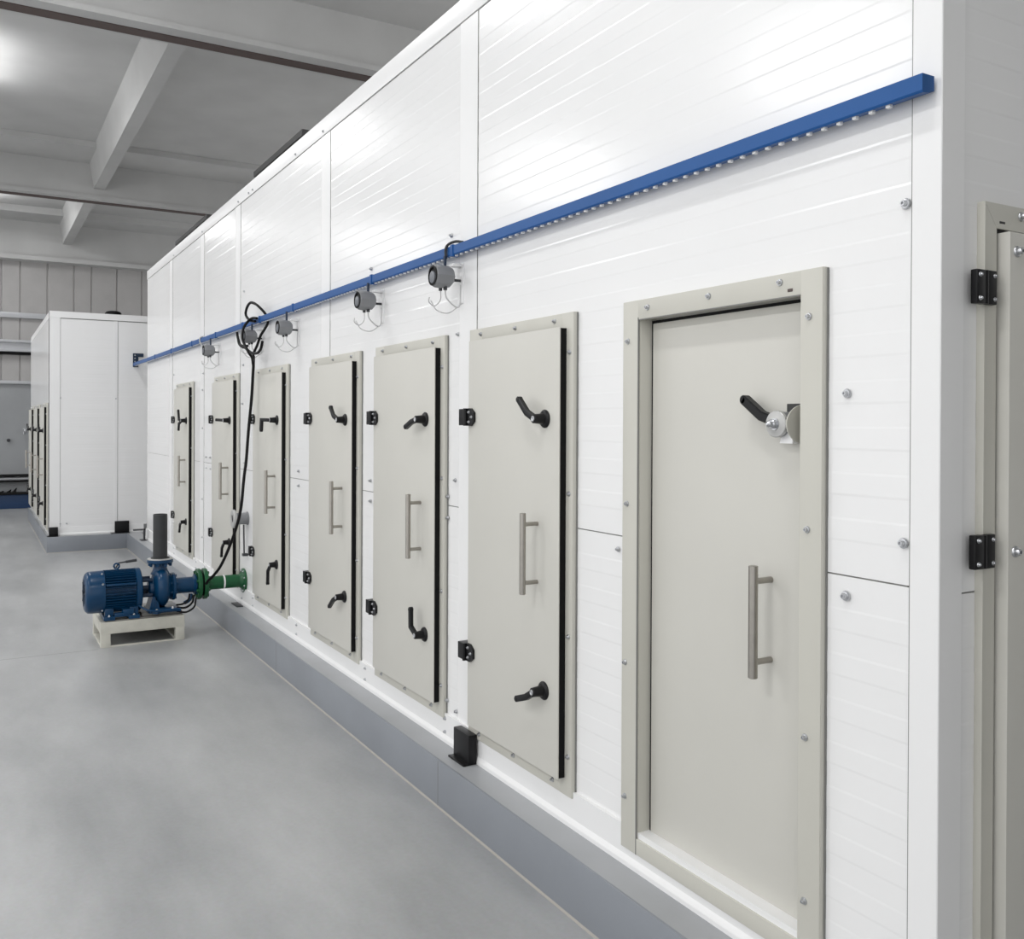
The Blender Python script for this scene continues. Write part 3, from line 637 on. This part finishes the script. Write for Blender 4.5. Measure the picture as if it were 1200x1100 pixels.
# cables
b = B()
b.tube([(AX + .08, 1.30, ZP + .06), (AX + .09, 1.345, ZP + .065), (AX + .08, 1.385, ZP + .09), (AX + .06, 1.40, ZP + .13)], .007, 8, 5)
b.tube([(AX + .10, 1.30, ZP + .045), (AX + .11, 1.36, ZP + .04), (AX + .10, 1.41, ZP + .07), (AX + .08, 1.425, ZP + .12)], .008, 8, 5)
b.tube([(AX + .11, 1.30, ZP + .02), (AX + .13, 1.36, ZP + .010), (AX + .12, 1.42, ZP + .04), (AX + .09, 1.44, ZP + .10)], .007, 8, 5)
b.build('cable', 'rubber', t)
b = B(); b.tube([(AX + .11, 1.03, ZP + .09), (AX + .16, 1.09, ZP + .055), (AX + .165, 1.18, ZP + .042), (AX + .15, 1.30, ZP + .044)], .007, 8, 5); b.build('hose', 'pump', t)

# ------------------------------------------------------------------ green pipe from pump to wall
t = thing('green_pipe', 'green flanged pipe joining the blue pump to the white wall', 'pipe', (AX, 1.64, AZ))
b = B(); b.lathe((AX, 1.535, AZ), Yp, [(0, .060), (.004, .056), (.04, .0505), (W - 1.535 - .002, .0505)], 28); p = b.build('pipe', 'green', t)
for y in (1.458, 1.503):
    b = B(); b.lathe((AX, y, AZ), Yp, [(0, .06), (.0, .112), (.004, .116), (.026, .116), (.030, .112), (.030, .05)], 32); fl = b.build('flange', 'green', t)
    for k in range(8):
        a = PI / 8 + k * PI / 4
        yy = y - .012 if y < 1.48 else y + .030
        B().cyl((AX + .092 * math.cos(a), yy, AZ + .092 * math.sin(a)), (AX + .092 * math.cos(a), yy + .012, AZ + .092 * math.sin(a)), .011, seg=6).build('nut', 'green', fl)
b = B(); b.lathe((AX, 1.488, AZ), Yp, [(0, .09), (.016, .09)], 28); b.build('flange_gasket', 'rubber', t)
b = B(); b.lathe((AX, W - .016, AZ), Yp, [(0, .09), (.003, .094), (.0145, .094)], 30)
b.lathe((AX, W - .045, AZ), Yp, [(0, .05), (.02, .06), (.032, .075)], 28); fl = b.build('wall_flange', 'green', t)
for k in range(8):
    a = PI / 8 + k * PI / 4; bolt(fl, (AX + .08 * math.cos(a), W - .016, AZ + .08 * math.sin(a)), NY, .008)
b = B(); b.lathe((AX, 1.655, AZ), Yp, [(0, .0505), (.001, .0525), (.012, .0525), (.013, .0505)], 28); b.build('white_band', 'whitetrim', p)

# ------------------------------------------------------------------ anchor brackets on the kerbs
G3 = 'black anchor brackets on the kerbs'
t = thing('anchor_bracket', 'black steel bracket on the kerb below the nearest hatch, left corner', 'bracket', (-3.43, 1.78, KH), G3)
B().box(-3.515, -3.375, W - .060, W - .022, KH, .318, .003).build('upright', 'black', t)
B().box(-3.515, -3.375, 1.735, W - .034, KH, KH + .008, .002).build('foot', 'black', t)
t = thing('anchor_bracket', 'black plate bracket in the corner where the two kerbs meet', 'bracket', (XF + .06, 1.62, KH), G3)
B().box(XF + .03, XF + .05, 1.55, 1.72, KH, .345, .003).build('upright', 'black', t)
B().box(XF + .03, XF + .13, 1.50, 1.72, KH, KH + .008, .002).build('foot', 'black', t)
t = thing('anchor_bracket', 'small black box bracket at the front corner of the second chamber', 'bracket', (XF + .06, .86, KH), G3)
B().box(XF + .03, XF + .075, YF - .005, YF + .095, KH, .305, .003).build('upright', 'black', t)
B().box(XF + .03, XF + .125, YF - .025, YF + .095, KH, KH + .008, .002).build('foot', 'black', t)
t = thing('anchor_bracket', 'thin dark bracket on the kerb between the corner plate and the pump pipe', 'bracket', (-11.75, 1.77, KH), G3)
b = B(); b.box(-11.80, -11.74, 1.755, 1.772, KH, .33, .002); b.box(-11.80, -11.74, 1.64, 1.772, .315, .33, .002); b.build('upright', 'dgrey', t)
B().box(-11.84, -11.70, 1.72, W - .036, KH, KH + .008, .002).build('foot', 'dgrey', t)
t = B().box(-7.33, -7.15, 1.735, W - .036, KH, KH + .007, .002).build('kerb_plate', 'dgrey')
tag(t, 'flat dark steel plate on the kerb under the green pipe', 'plate')

# ------------------------------------------------------------------ dark air units above the chamber roof
for x0, x1, lab in ((-9.95, -8.3, 'dark air unit with round openings behind the wall top, the one nearer the camera'), (-14.4, -12.3, 'dark air unit behind the wall top near the far roof beam')):
    t = thing('air_unit', lab, 'air unit', ((x0 + x1) / 2, 2.9, 4.1), 'air units above the chamber roof')
    z0, z1 = (3.425 if x0 > -12 else ZF - .012), 4.27
    B().box(x0, x1, 2.6, 3.2, z0, z1, .02).build('casing', 'duct', t)
    for k in range(3):
        cx = x0 + (k + .5) * (x1 - x0) / 3
        B().lathe((cx, 2.605, z1 - .25), NY, [(0, .19), (.02, .19), (.02, .17)], 20).build('opening', 'rubber', t)
    B().box(x0 - .02, x1 + .02, 2.58, 3.22, z1 - .05, z1 + .01, .008).build('lid', 'duct', t)
